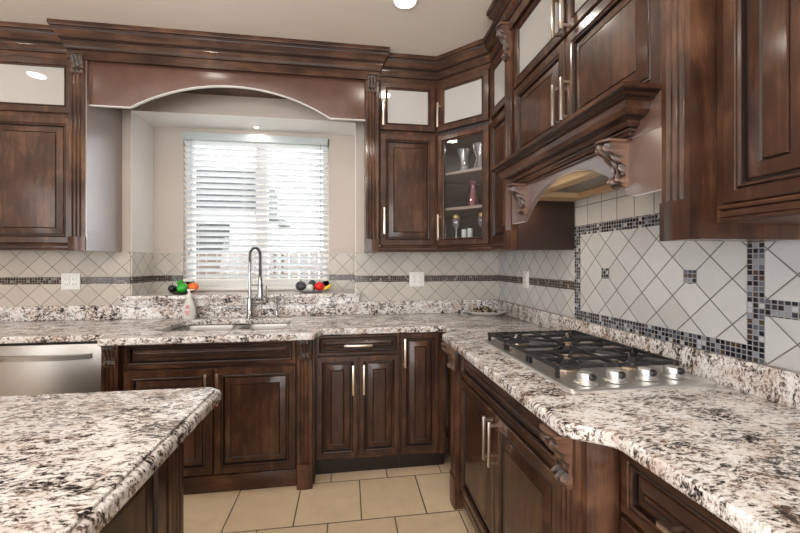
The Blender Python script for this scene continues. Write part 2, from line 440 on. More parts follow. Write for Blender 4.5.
# outdoors seen through the slats
GRD = plain('garden_ground', (.25, .28, .18), .9); SIDING = plain('pale_siding', (.70, .72, .72), .8); ROOFM = plain('dark_roof', (.025, .027, .03), .8)
FENM = plain('brown_fence', (.085, .060, .05), .8); BLUEM = plain('blue_grey_paint', (.16, .26, .36), .6); HEDM = plain('hedge_green', (.10, .17, .06), .9)
struct(MB().box(-14, 10, .7, 26, -.12, -.02).obj('ground', GRD, smooth=0))
hs = thing('neighbour_house', 'pale neighbouring house seen through the left half of the blind', 'house', (-6.75, 9, 0))
hb = MB().box(-4, 2.6, 0, 5, -.02, 2.9).obj('wall', SIDING, hs, smooth=0)
MB().prism([(-4.4, -.5), (3.0, -.5), (3.0, 5.5), (-4.4, 5.5)], 2.9, 3.1).box(-4.0, 2.6, .5, 4.6, 3.1, 4.3).obj('roof', ROOFM, hs, smooth=0)
MB().box(.9, 2.0, -.05, 0, 1.7, 2.5).obj('window', ROOFM, hs, smooth=0)
fn = MB()
for i in range(34): fn.box(-7+i*.2, -7+i*.2+.185, 5.0, 5.03, -.02, 1.55)
fn.box(-7, -.2, 5.03, 5.08, .4, .5).box(-7, -.2, 5.03, 5.08, 1.2, 1.3)
tag(fn.obj('garden_fence', FENM, smooth=0), 'brown board fence outside, showing between the lower slats', 'fence')
sh = thing('garden_shed', 'blue grey shed outside, showing behind the lower right slats', 'shed', (.35, 5.2, 0))
MB().box(-.75, .75, 0, 1.2, -.02, 1.75).obj('wall', BLUEM, sh, smooth=0)
MB().box(-.85, .85, -.1, 1.3, 1.75, 1.85).obj('roof', ROOFM, sh, smooth=0)

# ------------------------------------------------------------------ backsplash
T = .008
for x0, x1, lb in ((-4.2, OX0, 'cream diagonal tile backsplash with brown mosaic stripe left of the window'), (OX1, 0, 'cream diagonal tile backsplash with brown mosaic stripe between window and corner')):
    bs = thing('tile_backsplash', lb, 'backsplash', (0, 0, 0))
    MB().box(x0, x1, -T, 0, 1.014, 1.163).box(x0, x1, -T, 0, 1.2115, 1.392).obj('tile_field', TBL if x0 < -3 else TBX, bs, smooth=0)
    MB().box(x0, x1, -T-.001, 0, 1.163, 1.2115).obj('mosaic_stripe', MBX, bs, smooth=0)
for sd, xa, xb, xc in (('left', OX0, WX0, OX0+T), ('right', OX1, WX1, OX1-T)):
    ra = thing('recess_backsplash', 'strip of diagonal tile and mosaic low in the %s corner of the window recess' % sd, 'backsplash', (0, 0, 0))
    for z0, z1, nm, m1, m2 in ((1.0805, 1.163, 'tile', TBX, TJY), (1.2115, 1.387, 'tile', TBX, TJY), (1.163, 1.2115, 'mosaic', MBX, MBY)):
        MB().box(xa, xb, RD-T, RD, z0, z1).obj('back_'+nm, m1, ra, smooth=0)
        MB().box(xa, xc, 0, RD-T, z0, z1).obj('side_'+nm, m2, ra, smooth=0)
rs = thing('tile_backsplash', 'pale tile backsplash on the cooktop wall with mosaic framed diamond panel', 'backsplash', (0, 0, 0))
Y1, Y2, Y3, Y4 = -1.024, -1.0735, -1.8915, -1.941
MB().box(-T, 0, Y1, 0, 1.014, 1.163).box(-T, 0, Y1, 0, 1.2115, 1.392).obj('tile_field', TBY, rs, smooth=0)
MB().box(-T-.001, 0, Y1, -T, 1.163, 1.2115).obj('mosaic_stripe', MBY, rs, smooth=0)
MB().box(-T, 0, Y3, Y2, 1.0587, 1.457).obj('diamond_panel', TPY, rs, smooth=0)
MB().box(-T-.001, 0, Y4, Y1, 1.0095, 1.0587).box(-T-.001, 0, Y4, Y1, 1.457, 1.506).box(-T-.001, 0, Y2, Y1, 1.0587, 1.457).box(-T-.001, 0, Y4, Y3, 1.0587, 1.457).obj('mosaic_frame', MGY, rs, smooth=0)
MB().box(-T, 0, -2.05, Y1, 1.506, 1.75).obj('straight_tile', TSY, rs, smooth=0)
for y in (-1.4825-.219, -1.4825+.219):
    MB().box(-T-.003, -T, y-.0246, y+.0246, 1.259-.0246, 1.259+.0246).obj('mosaic_accent', MGY, rs, smooth=0)
MB().box(-T, 0, -3.4, Y4, 1.014, 1.153).box(-T, 0, -3.4, Y4, 1.2025, 1.44).obj('near_tile_field', TNY, rs, smooth=0)
MB().box(-T-.001, 0, -3.4, Y4, 1.153, 1.2025).obj('near_mosaic_stripe', MGY, rs, smooth=0)

# ------------------------------------------------------------------ joinery builders
def rect(x0, x1, z0, z1, y): return [(x0, y, z0), (x1, y, z0), (x1, y, z1), (x0, y, z1)]
FWK = None
def door(parent, x0, x1, z0, z1, yb, kind='raised', name='door', t=.020, st=.052, mat=None):
    """front at y=yb-t in the thing's frame (outward is -y)"""
    mat = mat or (WH if name == 'drawer' else WV)
    fy = yb-t; w = min(x1-x0, z1-z0)
    st = min(st, w*.24)
    def R(i, d): return rect(x0+i, x1-i, z0+i, z1-i, fy+d)
    steps = [(0, t), (0, .003), (.003, 0), (st-.016, 0), (st-.0135, .004), (st-.009, .001), (st-.003, .004), (st, .014)]
    ms = [0, 0, 0, 0, 1, 0, 1]
    mb = MB()
    if kind == 'raised':
        bev = min(.030, w*.14)
        steps += [(st+.005, .014), (st+.008, .010), (st+.008+bev, .0015), (st+.0125+bev, .0045), (st+.0145+bev, .0005)]
        ms += [1, 0, 0, 1, 0]
        mb.ring_loft([R(*s) for s in steps], ms=ms+[0], cap0=True, cap1=True)
        mb.mi[-1] = 0
        d = mb.obj(name, [mat, GLZ], parent, loc=((x0+x1)/2, fy, z0), smooth=25)
    else:
        rings = [R(*s) for s in steps]+[R(st, t)]
        rings.append(R(0, t)); ms += [0, 0]
        mb.ring_loft(rings, ms=ms, cap0=False, cap1=False)
        d = mb.obj(name, [mat, GLZ], parent, loc=((x0+x1)/2, fy, z0), smooth=25)
        MB().box(x0+st-.002, x1-st+.002, fy+.009, fy+.013, z0+st-.002, z1-st+.002).obj('pane', FROST if kind == 'frost' else GLASS, d, loc=((x0+x1)/2, fy, z0), smooth=0)
    return d
def handle(dr, x, z, L, vert=True, fy=0, mat=None):
    r = .0065; so = .034; m = MB()
    if vert:
        m.box(x-r, x+r, fy-so-.006, fy-so+.006, z-L/2, z+L/2, b=.0012)
        for s in (-1, 1): m.box(x-r*.8, x+r*.8, fy-so, fy+.001, z+s*(L/2-.016)-.005, z+s*(L/2-.016)+.005)
    else:
        m.box(x-L/2, x+L/2, fy-so-.006, fy-so+.006, z-r, z+r, b=.0012)
        for s in (-1, 1): m.box(x+s*(L/2-.016)-.005, x+s*(L/2-.016)+.005, fy-so, fy+.001, z-r*.8, z+r*.8)
    return m.obj('handle', mat or NICK, dr, loc=(x, fy, z))
def pilaster_shape(x0, x1, z0, z1, yf, yb, plinth=.09, top=.0, flutes=3):
    m = MB(); w = x1-x0; e = .14*w; fw = (w-2*e)/flutes; poly = [(x0, yb), (x0, yf)]
    for k in range(flutes):
        a = x0+e+k*fw+.12*fw; bq = x0+e+(k+1)*fw-.12*fw
        for i in range(6):
            t = i/5; poly.append((a+(bq-a)*t, yf+math.sin(PI*t)*.008))
    poly += [(x1, yf), (x1, yb)]
    m.prism(poly, z0+plinth, z1-top)
    if plinth:
        px = []
        for i in range(9):
            t = i/8; px.append((x0-.003+(w+.006)*t, yf-.004-.006*math.sin(PI*t)))
        m.prism([(x0-.003, yb)]+px+[(x1+.003, yb)], z0, z0+plinth)
    if top: m.box(x0-.002, x1+.002, yf-.004, yb, z1-top, z1, b=.002)
    return m
def corbel(x0, x1, z0, z1, yb, d):
    """carved scroll bracket; back at yb, sticks out d towards -y"""
    m = MB(); nu, nv = 18, 44; w = x1-x0; h = z1-z0; rings = []
    for i in range(nv+1):
        t = i/nv      # 0 bottom -> 1 top
        # S curve: small curl at the foot, waist, large scroll under the cap
        base = .22+.20*math.exp(-((t-.13)/.085)**2)+.74*math.exp(-((t-.86)/.26)**2)-.06*math.exp(-((t-.34)/.10)**2)
        wid = .74+.16*t+.12*math.exp(-((t-.12)/.09)**2)
        if t > .94: base = 1.04; wid = 1.06
        if i in (0,): base *= .4
        ring = []
        for j in range(nu+1):
            u = j/nu*2-1
            dep = base*(.80+.20*math.cos(u*PI*.5))
            if .05 < t < .93:
                dep += .10*math.cos(u*PI*3)*(1-.3*abs(u)) + .10*abs(math.sin(t*PI*5+abs(u)*2.6))*(.35+abs(u)) - .05
            ring.append(((x0+x1)/2+u*w/2*wid, yb-max(.12, dep)*d, z0+h*t))
        ring += [((x0+x1)/2+wid*w/2, yb, z0+h*t), ((x0+x1)/2-wid*w/2, yb, z0+h*t)]
        rings.append(ring)
    m.ring_loft(rings)
    return m

def frame_box(mb, x0, x1, z0, z1, y0, y1): mb.box(x0, x1, y0, y1, z0, z1)

RAIL = [(0, 0), (.006, 0), (.012, .004), (.013, .010), (.006, .014), (.007, .029), (.016, .032), (.018, .037), (.015, .042), (0, .045)]
def light_rail(parent, path, z, mat=WH, sc=1.0, name='light_rail'):
    return MB().sweep(path, [(o*sc-.001, z+h) for o, h in RAIL], glz=(3, 5)).obj(name, [mat, GLZ], parent, smooth=22)

# ------------------------------------------------------------------ wall cabinets, window wall
ZB, ZT = 1.387, 2.58
# left wall cabinet
c = thing('wall_cabinet', 'wooden wall cabinet left of the window with frosted glass top door', 'cabinet', (-2.80, 0, 1.387))
L = lambda x: x+2.80
def bxl(x0, x1, y0, y1, z0, z1): return MB().box(L(x0), L(x1), y0, y1, z0-1.387, z1-1.387)
bxl(-3.75, -2.803, -.30, 0, ZB+.012, ZT).obj('body', WV, c, smooth=0)
bxl(-2.8020, -2.796, -.360, -.001, ZB-.002, ZT).obj('end_panel', SHEEN, c, smooth=0)
for a, bq in ((-3.74, -3.375), (-3.37, -2.90)):
    d = door(c, L(a), L(bq), .045, .815, -.30); 
    d2 = door(c, L(a), L(bq), .845, 1.175, -.30, 'frost')
light_rail(c, [(L(-3.75), -.30), (L(-2.895), -.30)], 0)
pilaster_shape(L(-2.893), L(-2.8045), -.002, 1.20, -.362, -.29, .085).obj('pilaster', WV, c)
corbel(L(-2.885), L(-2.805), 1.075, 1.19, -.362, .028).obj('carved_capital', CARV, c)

# right wall cabinet
X0 = -.99
c = thing('wall_cabinet', 'wooden wall cabinet right of the window with frosted top door', 'cabinet', (-1.015, 0, 1.387))
MB().box(.015, .43, -.30, 0, .012, ZT-ZB).obj('body', WV, c, smooth=0)
MB().box(-.078, 0, -.30, 0, 0, 1.20).obj('side_panel', WV, c, smooth=0)
d = door(c, .020, .405, .045, .815, -.30); handle(d, .044, .21, .18, fy=-.32)
d = door(c, .020, .405, .845, 1.175, -.30, 'frost'); handle(d, .036, .95, .17, fy=-.32)
light_rail(c, [(.0, -.30), (.42, -.30)], 0)
pilaster_shape(-.085, .003, -.002, 1.20, -.362, -.29, .085).obj('pilaster', WV, c)
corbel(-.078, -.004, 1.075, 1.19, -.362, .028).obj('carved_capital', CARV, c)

# diagonal corner cabinet
A = (-.585, -.30); B = (-.30, -.585)
c = thing('corner_wall_cabinet', 'diagonal corner wall cabinet with a clear glass door over glassware', 'cabinet', (A[0], A[1], 1.387), -PI/4)
Rm = Matrix.Rotation(PI/4, 2)
def lc(x, y):
    v = Rm @ Vector((x-A[0], y-A[1])); return (v.x, v.y)
foot = [lc(*p) for p in (A, (A[0], -.002), (-.002, -.002), (-.002, B[1]), B)]
H = ZT-ZB; DW = math.hypot(B[0]-A[0], B[1]-A[1])
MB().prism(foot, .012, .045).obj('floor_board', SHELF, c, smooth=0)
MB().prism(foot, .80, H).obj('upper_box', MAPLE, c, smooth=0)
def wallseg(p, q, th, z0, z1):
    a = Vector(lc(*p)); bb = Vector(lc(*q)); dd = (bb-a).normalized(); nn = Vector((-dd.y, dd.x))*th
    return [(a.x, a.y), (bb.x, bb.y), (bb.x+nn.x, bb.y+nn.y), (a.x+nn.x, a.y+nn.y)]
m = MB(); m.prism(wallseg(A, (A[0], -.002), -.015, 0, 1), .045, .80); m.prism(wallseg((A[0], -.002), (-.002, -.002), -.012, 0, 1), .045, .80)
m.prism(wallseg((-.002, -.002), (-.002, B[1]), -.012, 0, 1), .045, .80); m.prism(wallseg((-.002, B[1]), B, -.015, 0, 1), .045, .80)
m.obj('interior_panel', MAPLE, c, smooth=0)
sf = [lc(*p) for p in ((A[0]+.016, A[1]+.02), (A[0]+.016, -.016), (-.016, -.016), (-.016, B[1]+.016), (B[0]+.02, B[1]+.016))]
SH1, SH2 = .310, .560
for z in (SH1, SH2): MB().prism(sf, z-.018, z).obj('shelf', SHELF, c, smooth=0)
m = MB(); m.box(0, .014, -.001, .018, .012, H).box(DW-.014, DW, -.001, .018, .012, H).obj('face_frame', WV, c, smooth=0)
d = door(c, .012, DW-.012, .045, .815, -.002, 'clear', st=.050); handle(d, .034, .17, .18, fy=-.022)
d = door(c, .012, DW-.012, .845, 1.175, -.002, 'frost'); handle(d, .030, .95, .17, fy=-.022)
light_rail(c, [(0, 0), (DW, 0)], 0)
pl = bpy.data.lights.new('puck', 'AREA'); pl.shape = 'DISK'; pl.size = .05; pl.energy = 1.2; pl.color = (1, .95, .88)
po = bpy.data.objects.new('puck_lamp', pl); COL.objects.link(po); po.parent = c; po.location = (.20, .20, .788)
CORNER = c

# narrow cabinet between corner and hood
c = thing('narrow_wall_cabinet', 'narrow wooden wall cabinet squeezed between corner cabinet and hood unit', 'cabinet', (0, -.585, 1.387), -PI/2)
MB().box(0, .335, -.30, 0, .012, H).obj('body', WV, c, smooth=0)
d = door(c, .02, .325, .045, .815, -.30)
d = door(c, .02, .325, .845, 1.175, -.30, 'frost')
light_rail(c, [(0, -.30), (.335, -.30)], 0)

# window valance board with arch
def arch(x0, x1, zbase, zpk, n=24):
    cx = (x0+x1)/2; hw_ = (x1-x0)/2; h = zpk-zbase; R = (hw_*hw_+h*h)/(2*h); out = []
    a0 = math.asin(hw_/R)
    for i in range(n+1):
        a = -a0+2*a0*i/n; out.append((cx+R*math.sin(a), zpk-R+R*math.cos(a)))
    return out
c = thing('window_valance', 'wide wooden valance with an arched lower edge bridging the window', 'valance', (-1.95, -.33, 2.28))
pts = [(-2.797, 2.598), (-2.797, 2.283)]+arch(-2.566, -1.336, 2.283, 2.456)+[(-1.10, 2.283), (-1.10, 2.598)]
bm = curve_mesh([[(x+1.95, z-2.28) for x, z in pts]], .022, .002, 1)
MB().bm(bm, 0, Matrix.Rotation(PI/2, 4, 'X')).obj('arched_board', SATIN, c, smooth=30)
MB().box(-.845, .848, .0115, .327, .255, .275).obj('top_board', WH, c, smooth=0)
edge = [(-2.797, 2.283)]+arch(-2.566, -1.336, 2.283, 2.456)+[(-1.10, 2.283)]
MB().ring_loft([[(x+1.95, -.0115, z-2.2835), (x+1.95, .0115, z-2.2835), (x+1.95, .0115, z-2.2800), (x+1.95, -.0115, z-2.2800)] for x, z in edge]).obj('edge_glare_band', WHITE, c)  # white strip paints the glare along the arch's lower edge
struct(MB().box(OX0-.002, OX0+.003, .001, RD, 1.389, OZ1).obj('lit_lining_1', WHITE, smooth=0))  # white recess linings carry the window's light in their colour
struct(MB().box(OX1-.003, OX1+.002, .001, RD, 1.389, OZ1).obj('lit_lining_2', WHITE, smooth=0))
struct(MB().box(OX0+.003, OX1-.003, .001, RD, OZ1-.004, OZ1+.002).obj('lit_lining_3', WHITE, smooth=0))

# crown moulding
def crown_prof(z0, z1, p):
    h = z1-z0
    q = [(0, 0), (.08, 0), (.08, .10), (.16, .12), (.16, .17), (.20, .20), (.27, .27), (.38, .33), (.40, .38), (.40, .43), (.50, .45), (.50, .50), (.57, .54), (.68, .62), (.84, .70), (.88, .75), (.88, .81), (.96, .83), (1, .88), (1, 1), (0, 1)]
    return [(o*p-.002*(o == 0), z0+t*h-.001*(t == 1)) for o, t in q]
CP = crown_prof(2.585, CZ, .066)
FR = [(0, 2.545), (.008, 2.545), (.008, 2.59), (0, 2.59)]
def crown(path, label, block, prj=1.0):
    c = thing('crown_moulding', label, 'crown moulding', (0, 0, 0))
    m = MB(); m.sweep(path, [(o*prj, z) for o, z in CP], glz=(2, 4, 8, 10, 14, 16)); m.sweep(path, [(o, z) for o, z in FR]); m.obj('moulding_run', [WH, GLZ], c, smooth=22)
    for q in block: MB().box(*q, 2.6, 2.735).obj('blocking', WH, c, smooth=0)
crown([(-4.2, -.30), (-2.896, -.30)], 'dark crown moulding on the left wall cabinet at the ceiling', [(-4.2, -2.9, -.29, -.01)])
crown([(-2.893, -.02), (-2.893, -.362), (-1.012, -.362), (-1.012, -.02)], 'long stepped crown moulding projecting above the arched window valance', [(-2.885, -1.02, -.355, -.34)], 1.05)
crown([(-1.010, -.30), A, B, (-.30, -.915)], 'dark crown moulding turning the corner on the glass cabinet', [(-1.0, -.585, -.29, -.01), (-.29, -.01, -.91, -.585)])
crown([(-.02, -.918), (-.365, -.918), (-.365, -2.045), (-.02, -2.045)], 'stepped crown moulding projecting at the top of the hood unit', [(-.355, -.02, -2.04, -.925)], 1.1)
crown([(-.31, -2.048), (-.31, -3.3)], 'crown moulding on the wall cabinet nearest the camera', [(-.3, -.02, -3.3, -2.05)])

# ------------------------------------------------------------------ hood unit, local x = -(Y) from -.924
c = thing('hood_cabinet', 'tall wooden hood cabinet over the cooktop with doors, mantle and arched front', 'range hood', (0, -.924, 1.38), -PI/2)
W = 1.116
def z_(z): return z-1.38
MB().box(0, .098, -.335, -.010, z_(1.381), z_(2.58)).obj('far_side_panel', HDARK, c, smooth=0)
MB().box(W-.09, W, -.335, -.010, z_(1.371), z_(2.58)).obj('near_side_panel', WV, c, smooth=0)
MB().box(.098, W-.09, -.335, -.010, z_(1.80), z_(2.58)).obj('body', WV, c, smooth=0)
pilaster_shape(0, .088, z_(1.380), z_(2.59), -.362, -.335, .105).obj('pilaster', WV, c)
pilaster_shape(W-.086, W, z_(1.369), z_(2.59), -.362, -.335, .105).obj('pilaster', WV, c)
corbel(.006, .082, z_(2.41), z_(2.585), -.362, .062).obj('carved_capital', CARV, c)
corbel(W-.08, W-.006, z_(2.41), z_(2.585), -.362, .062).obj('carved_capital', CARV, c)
mid = W/2
for a, bq, hx in ((.095, mid-.003, mid-.030), (mid+.003, W-.095, mid+.030)):
    d = door(c, a, bq, z_(1.80), z_(2.215), -.335); handle(d, hx, z_(1.955), .17, fy=-.355)
    d = door(c, a, bq, z_(2.228), z_(2.56), -.335, 'frost'); handle(d, hx, z_(2.315), .17, fy=-.355)
# mantle
MP = [(0, 1.685), (.010, 1.685), (.010, 1.693), (.018, 1.695), (.022, 1.703), (.030, 1.706), (.030, 1.712), (.040, 1.716), (.046, 1.725), (.046, 1.730), (.056, 1.732), (.072, 1.738), (.086, 1.750), (.092, 1.764), (.092, 1.770), (.104, 1.772), (.104, 1.778), (.116, 1.782), (.124, 1.790), (.126, 1.794), (.126, 1.804), (0, 1.804)]
MB().sweep([(.205, -.345), (.205, -.365), (W-.200, -.365), (W-.200, -.345)], [(o*.93-.001, z_(z)) for o, z in MP], glz=(2, 6, 10, 15, 17)).obj('mantle_shelf', [WH, GLZ], c, smooth=22)
MB().box(.092, W-.088, -.365, -.335, z_(1.690), z_(1.80)).obj('mantle_back', SHEEN, c, smooth=0)
pts = [(.089, 1.70), (.089, 1.515)]+arch(.215, W-.205, 1.515, 1.668)+[(W-.087, 1.515), (W-.087, 1.70)]
bm = curve_mesh([[(x, z-1.38) for x, z in pts]], .024, .002, 1)
MB().bm(bm, 0, Matrix.Translation((0, -.349, 0)) @ Matrix.Rotation(PI/2, 4, 'X')).obj('arched_front', SHEEN, c, smooth=30)
for x in (.232, W-.225-.010):
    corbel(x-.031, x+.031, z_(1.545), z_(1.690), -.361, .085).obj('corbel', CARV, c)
# liner with filters and lamp
m = MB(); m.box(.099, W-.091, -.336, -.010, z_(1.675), z_(1.682))
for q in ((.099, .22, -.336, -.010), (W-.21, W-.091, -.336, -.010), (.22, W-.21, -.336, -.275), (.22, W-.21, -.065, -.010)): m.box(*q, z_(1.640), z_(1.674))
m.obj('hood_liner', LINER, c, smooth=0)
def meshm():
    n = NT('filter_mesh'); v, o = n.xyz(); P = .009
    a = n.math('ABSOLUTE', n.math('SUBTRACT', n.math('FRACT', n.math('DIVIDE', n.math('ADD', o['X'], o['Y']), P)), .5))
    bq = n.math('ABSOLUTE', n.math('SUBTRACT', n.math('FRACT', n.math('DIVIDE', n.math('SUBTRACT', o['X'], o['Y']), P)), .5))
    k = n.math('GREATER_THAN', n.math('MAXIMUM', a, bq), .36)
    n.set(Base_Color=n.mix(k, (.04, .035, .03), (.55, .52, .47)), Metallic=n.math('MULTIPLY', k, .9), Roughness=.4); return n.m
FILT = meshm()
for a in (.225, .565): MB().box(a, a+.335, -.272, -.068, z_(1.662), z_(1.668)).obj('mesh_filter', FILT, c, smooth=0)
lp = MB().lathe([(.022, z_(1.634)), (.022, z_(1.640))], .175, -.300).obj('lamp_lens', emis('hood_lamp_lens', (1, .8, .5), 3), c)
l = bpy.data.lights.new('hood_bulb', 'AREA'); l.shape = 'DISK'; l.size = .05; l.energy = .8; l.color = (1, .78, .50)
o = bpy.data.objects.new('hood_bulb', l); COL.objects.link(o); o.parent = c; o.location = (.175, -.300, z_(1.632))

# near right wall cabinet
c = thing('wall_cabinet', 'wooden wall cabinet nearest the camera beside the hood pilaster', 'cabinet', (0, -2.041, 1.41), -PI/2)
MB().box(0, 1.1, -.285, -.010, 0, ZT-1.41).obj('body', WV, c, smooth=0)
MB().box(0, 1.1, -.010, -.009, .0, .03).obj('back_cleat', WV, c, smooth=0)
d = door(c, .030, .255, .045, 1.145, -.285, st=.045)
d = door(c, .262, .53, .045, 1.145, -.285, st=.045)
light_rail(c, [(.018, -.285), (1.1, -.285)], 0, sc=1.1)

# ------------------------------------------------------------------ countertop
ZC = .914; TH = .038
def ogee(p, q, n=8):      # S-shaped transition between two plan points, leaving and arriving along x/y
    out = []
    for i in range(n+1):
        t = i/n; s = (1-math.cos(PI*t))/2; out.append((p[0]+(q[0]-p[0])*t, p[1]+(q[1]-p[1])*s))
    return out
outer = [(-4.2, -.002), (-4.2, -.612)]
outer += ogee((-2.56, -.612), (-2.50, -.745))
outer += ogee((-1.42, -.745), (-1.36, -.612))
outer += [(-.640, -.612), (-.626, -.626)]
outer += [(q, p) for p, q in ogee((-.775, -.626), (-.865, -.700))]
outer += [(q, p) for p, q in ogee((-2.00, -.700), (-2.10, -.605))]
outer += [(-.605, -3.3), (-.002, -3.3), (-.002, -.002)]
def bowl_loop(x0, x1, y0, y1, r, n=6):
    o = []
    for cx_, cy_, a0 in ((x1-r, y1-r, 0), (x0+r, y1-r, 90), (x0+r, y0+r, 180), (x1-r, y0+r, 270)):
        for i in range(n+1):
            a = math.radians(a0+90*i/n); o.append((cx_+r*math.cos(a), cy_+r*math.sin(a)))
    return o
B1 = (-2.335, -1.965, -.545, -.125); B2 = (-1.935, -1.60, -.545, -.125)
hole = [bowl_loop(-2.335, -1.60, -.545, -.125, .07)]
ck = [(-.535, -1.79), (-.535, -1.11), (-.065, -1.11), (-.065, -1.79)]
c = thing('countertop', 'speckled cream granite countertop wrapping from the sink wall to the cooktop wall', 'countertop', (0, 0, 0))
bm = curve_mesh([outer, hole[0][::-1]], TH, .009, 3)
MB().bm(bm, 0, Matrix.Translation((0, 0, ZC-TH/2))).obj('slab', GRAN, c, smooth=40)
tag(MB().box(-4.2, -.002, -.022, -.002, ZC, 1.014, b=.002).obj('granite_upstand', GRAN), 'low granite upstand along the back of the sink counter', 'upstand')
tag(MB().box(-.022, -.002, -3.3, -.0225, ZC, 1.009, b=.002).obj('granite_upstand', GRAN), 'low granite upstand behind the gas cooktop', 'upstand')
c = thing('window_ledge', 'granite ledge at the foot of the window recess above the sink', 'ledge', (-1.95, 0, 1.051))
MB().box(-.84, .825, -.060, 0, 0, .029, b=.006).box(OX0+1.952, OX1+1.948, -.01, RD-.002, .001, .029).obj('shelf', GRAN, c)
MB().box(-.83, .815, -.040, -.023, -.05, .001).obj('apron', GRAN, c)

# sink
c = thing('kitchen_sink', 'double bowl stainless steel undermount sink below the window', 'sink', (-1.95, -.335, .876))
def bowl(x0, x1, y0, y1, dep, dr=.07):
    m = MB(); rings = []
    for ins, z in ((-.018, 0), (0, 0), (.004, -.02), (.010, -dep+.03), (.03, -dep), ):
        rings.append([(x+1.95, y+.335, z-.001) for x, y in bowl_loop(x0+ins, x1-ins, y0+ins, y1-ins, max(.02, dr-ins*.5))])
    for z in (-dep-.002, -.004):
        ins = .03 if z < -.1 else -.018
        rings.append([(x+1.95, y+.335, z) for x, y in bowl_loop(x0+ins, x1-ins, y0+ins, y1-ins, max(.02, dr-ins*.5))])
    m.ring_loft(rings[:5], cap0=False, cap1=True)
    m.ring_loft([rings[0], rings[6], [(p[0], p[1], -dep-.003) for p in rings[4]]], cap0=False, cap1=True)
    return m
for bb in ((-2.330, -1.968, -.540, -.130), (-1.932, -1.605, -.540, -.130)):
    o = bowl(*bb, .19).obj('bowl', SINKM, c)
    cx_, cy_ = (bb[0]+bb[1])/2+1.95, (bb[2]+bb[3])/2+.335
    MB().lathe([(.045, -.1895), (.045, -.187), (.030, -.187), (.028, -.189)], cx_, cy_).obj('drain', CHROME, o)

# ------------------------------------------------------------------ base cabinets
KZ = .10
# dishwasher
c = thing('dishwasher', 'stainless steel dishwasher with a bar handle at the left end of the counter', 'dishwasher', (-2.84, 0, 0))
MB().box(-.30, .295, -.575, -.02, .09, .872).obj('body', DARK, c, smooth=0)
MB().box(-.298, .292, -.612, -.575, .11, .866, b=.006).obj('front_panel', STEEL, c)
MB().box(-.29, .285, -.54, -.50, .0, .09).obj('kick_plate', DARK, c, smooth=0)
m = MB(); pts = []
for i in range(13):
    t = i/12; pts.append((-.23+.46*t, -.612-.036*math.sin(PI*min(1, max(0, t)))**.35 if 0 < t < 1 else -.612, .80))
m.ring_loft([[(x, y-.006, z-.013), (x, y+.006, z-.013), (x, y+.006, z+.013), (x, y-.006, z+.013)] for x, y, z in pts]).obj('handle', STEEL, c)
# base cabinet left of the dishwasher (far left, mostly out of view)
c = thing('base_cabinet', 'wooden base cabinet left of the dishwasher, behind the island', 'cabinet', (-3.70, 0, 0))
MB().box(-.5, .55, -.56, -.02, KZ, .875).obj('body', WV, c, smooth=0)
door(c, -.48, .53, .12, .70, -.56); door(c, -.48, .53, .715, .865, -.56, name='drawer')
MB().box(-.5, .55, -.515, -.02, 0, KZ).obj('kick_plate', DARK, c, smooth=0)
# sink base
c = thing('sink_base_cabinet', 'two door wooden sink cabinet with carved pilasters below the window', 'cabinet', (-1.97, 0, 0))
L = lambda x: x+1.97
m = MB().box(L(-2.535), L(-2.505), -.62, -.02, 0, .875).box(L(-1.445), L(-1.415), -.62, -.02, 0, .875).box(L(-2.505), L(-1.445), -.62, -.55, .0, .62).box(L(-2.505), L(-1.445), -.62, -.56, .62, .875)
m.obj('body', WV, c, smooth=0)
MB().box(L(-2.447), L(-1.516), -.632, -.62, 0.004, .10, b=.003).obj('bottom_rail', WH, c)
for a, bq, hx in ((-2.44, -1.978, -2.005), (-1.972, -1.52, -1.943)):
    d = door(c, L(a), L(bq), .108, .708, -.62); handle(d, L(hx), .600, .18, fy=-.64)
door(c, L(-2.44), L(-1.52), .722, .868, -.62, name='drawer')
for x0 in (-2.535, -1.508):
    p = pilaster_shape(L(x0), L(x0+.082), 0, .745, -.665, -.62, .145).obj('pilaster', WV, c)
    MB().box(L(x0), L(x0+.082), -.665, -.62, .745, .872, b=.002).obj('capital_block', WV, c)
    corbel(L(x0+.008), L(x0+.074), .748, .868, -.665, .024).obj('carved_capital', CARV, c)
# drawer base right
c = thing('base_cabinet', 'wooden base cabinet with one drawer over two narrow doors, right of the sink', 'cabinet', (-1.15, 0, 0))
L = lambda x: x+1.15
MB().box(L(-1.414), L(-.895), -.56, -.02, KZ, .875).obj('body', WV, c, smooth=0)
MB().box(L(-1.414), L(-.895), -.525, -.02, 0, KZ).obj('kick_plate', GLZ, c, smooth=0)
d = door(c, L(-1.405), L(-.902), .748, .868, -.56, name='drawer', st=.036); handle(d, L(-1.155), .808, .17, False, fy=-.58)
for a, bq, hx in ((-1.405, -1.158, -1.187), (-1.150, -.902, -1.122)):
    d = door(c, L(a), L(bq), .118, .738, -.56, st=.045); handle(d, L(hx), .600, .18, fy=-.58)
# tall corner door
c = thing('corner_base_cabinet', 'wooden corner base cabinet with a single full height door', 'cabinet', (-.76, 0, 0))
L = lambda x: x+.76
MB().box(L(-.894), L(-.60), -.56, -.02, KZ, .875).obj('body', WV, c, smooth=0)
MB().box(L(-.894), L(-.60), -.525, -.02, 0, KZ).obj('kick_plate', GLZ, c, smooth=0)
d = door(c, L(-.888), L(-.648), .118, .868, -.56, st=.045); handle(d, L(-.868), .752, .18, fy=-.58)
MB().box(L(-.645), L(-.602), -.575, -.56, KZ, .872).obj('filler', WV, c, smooth=0)
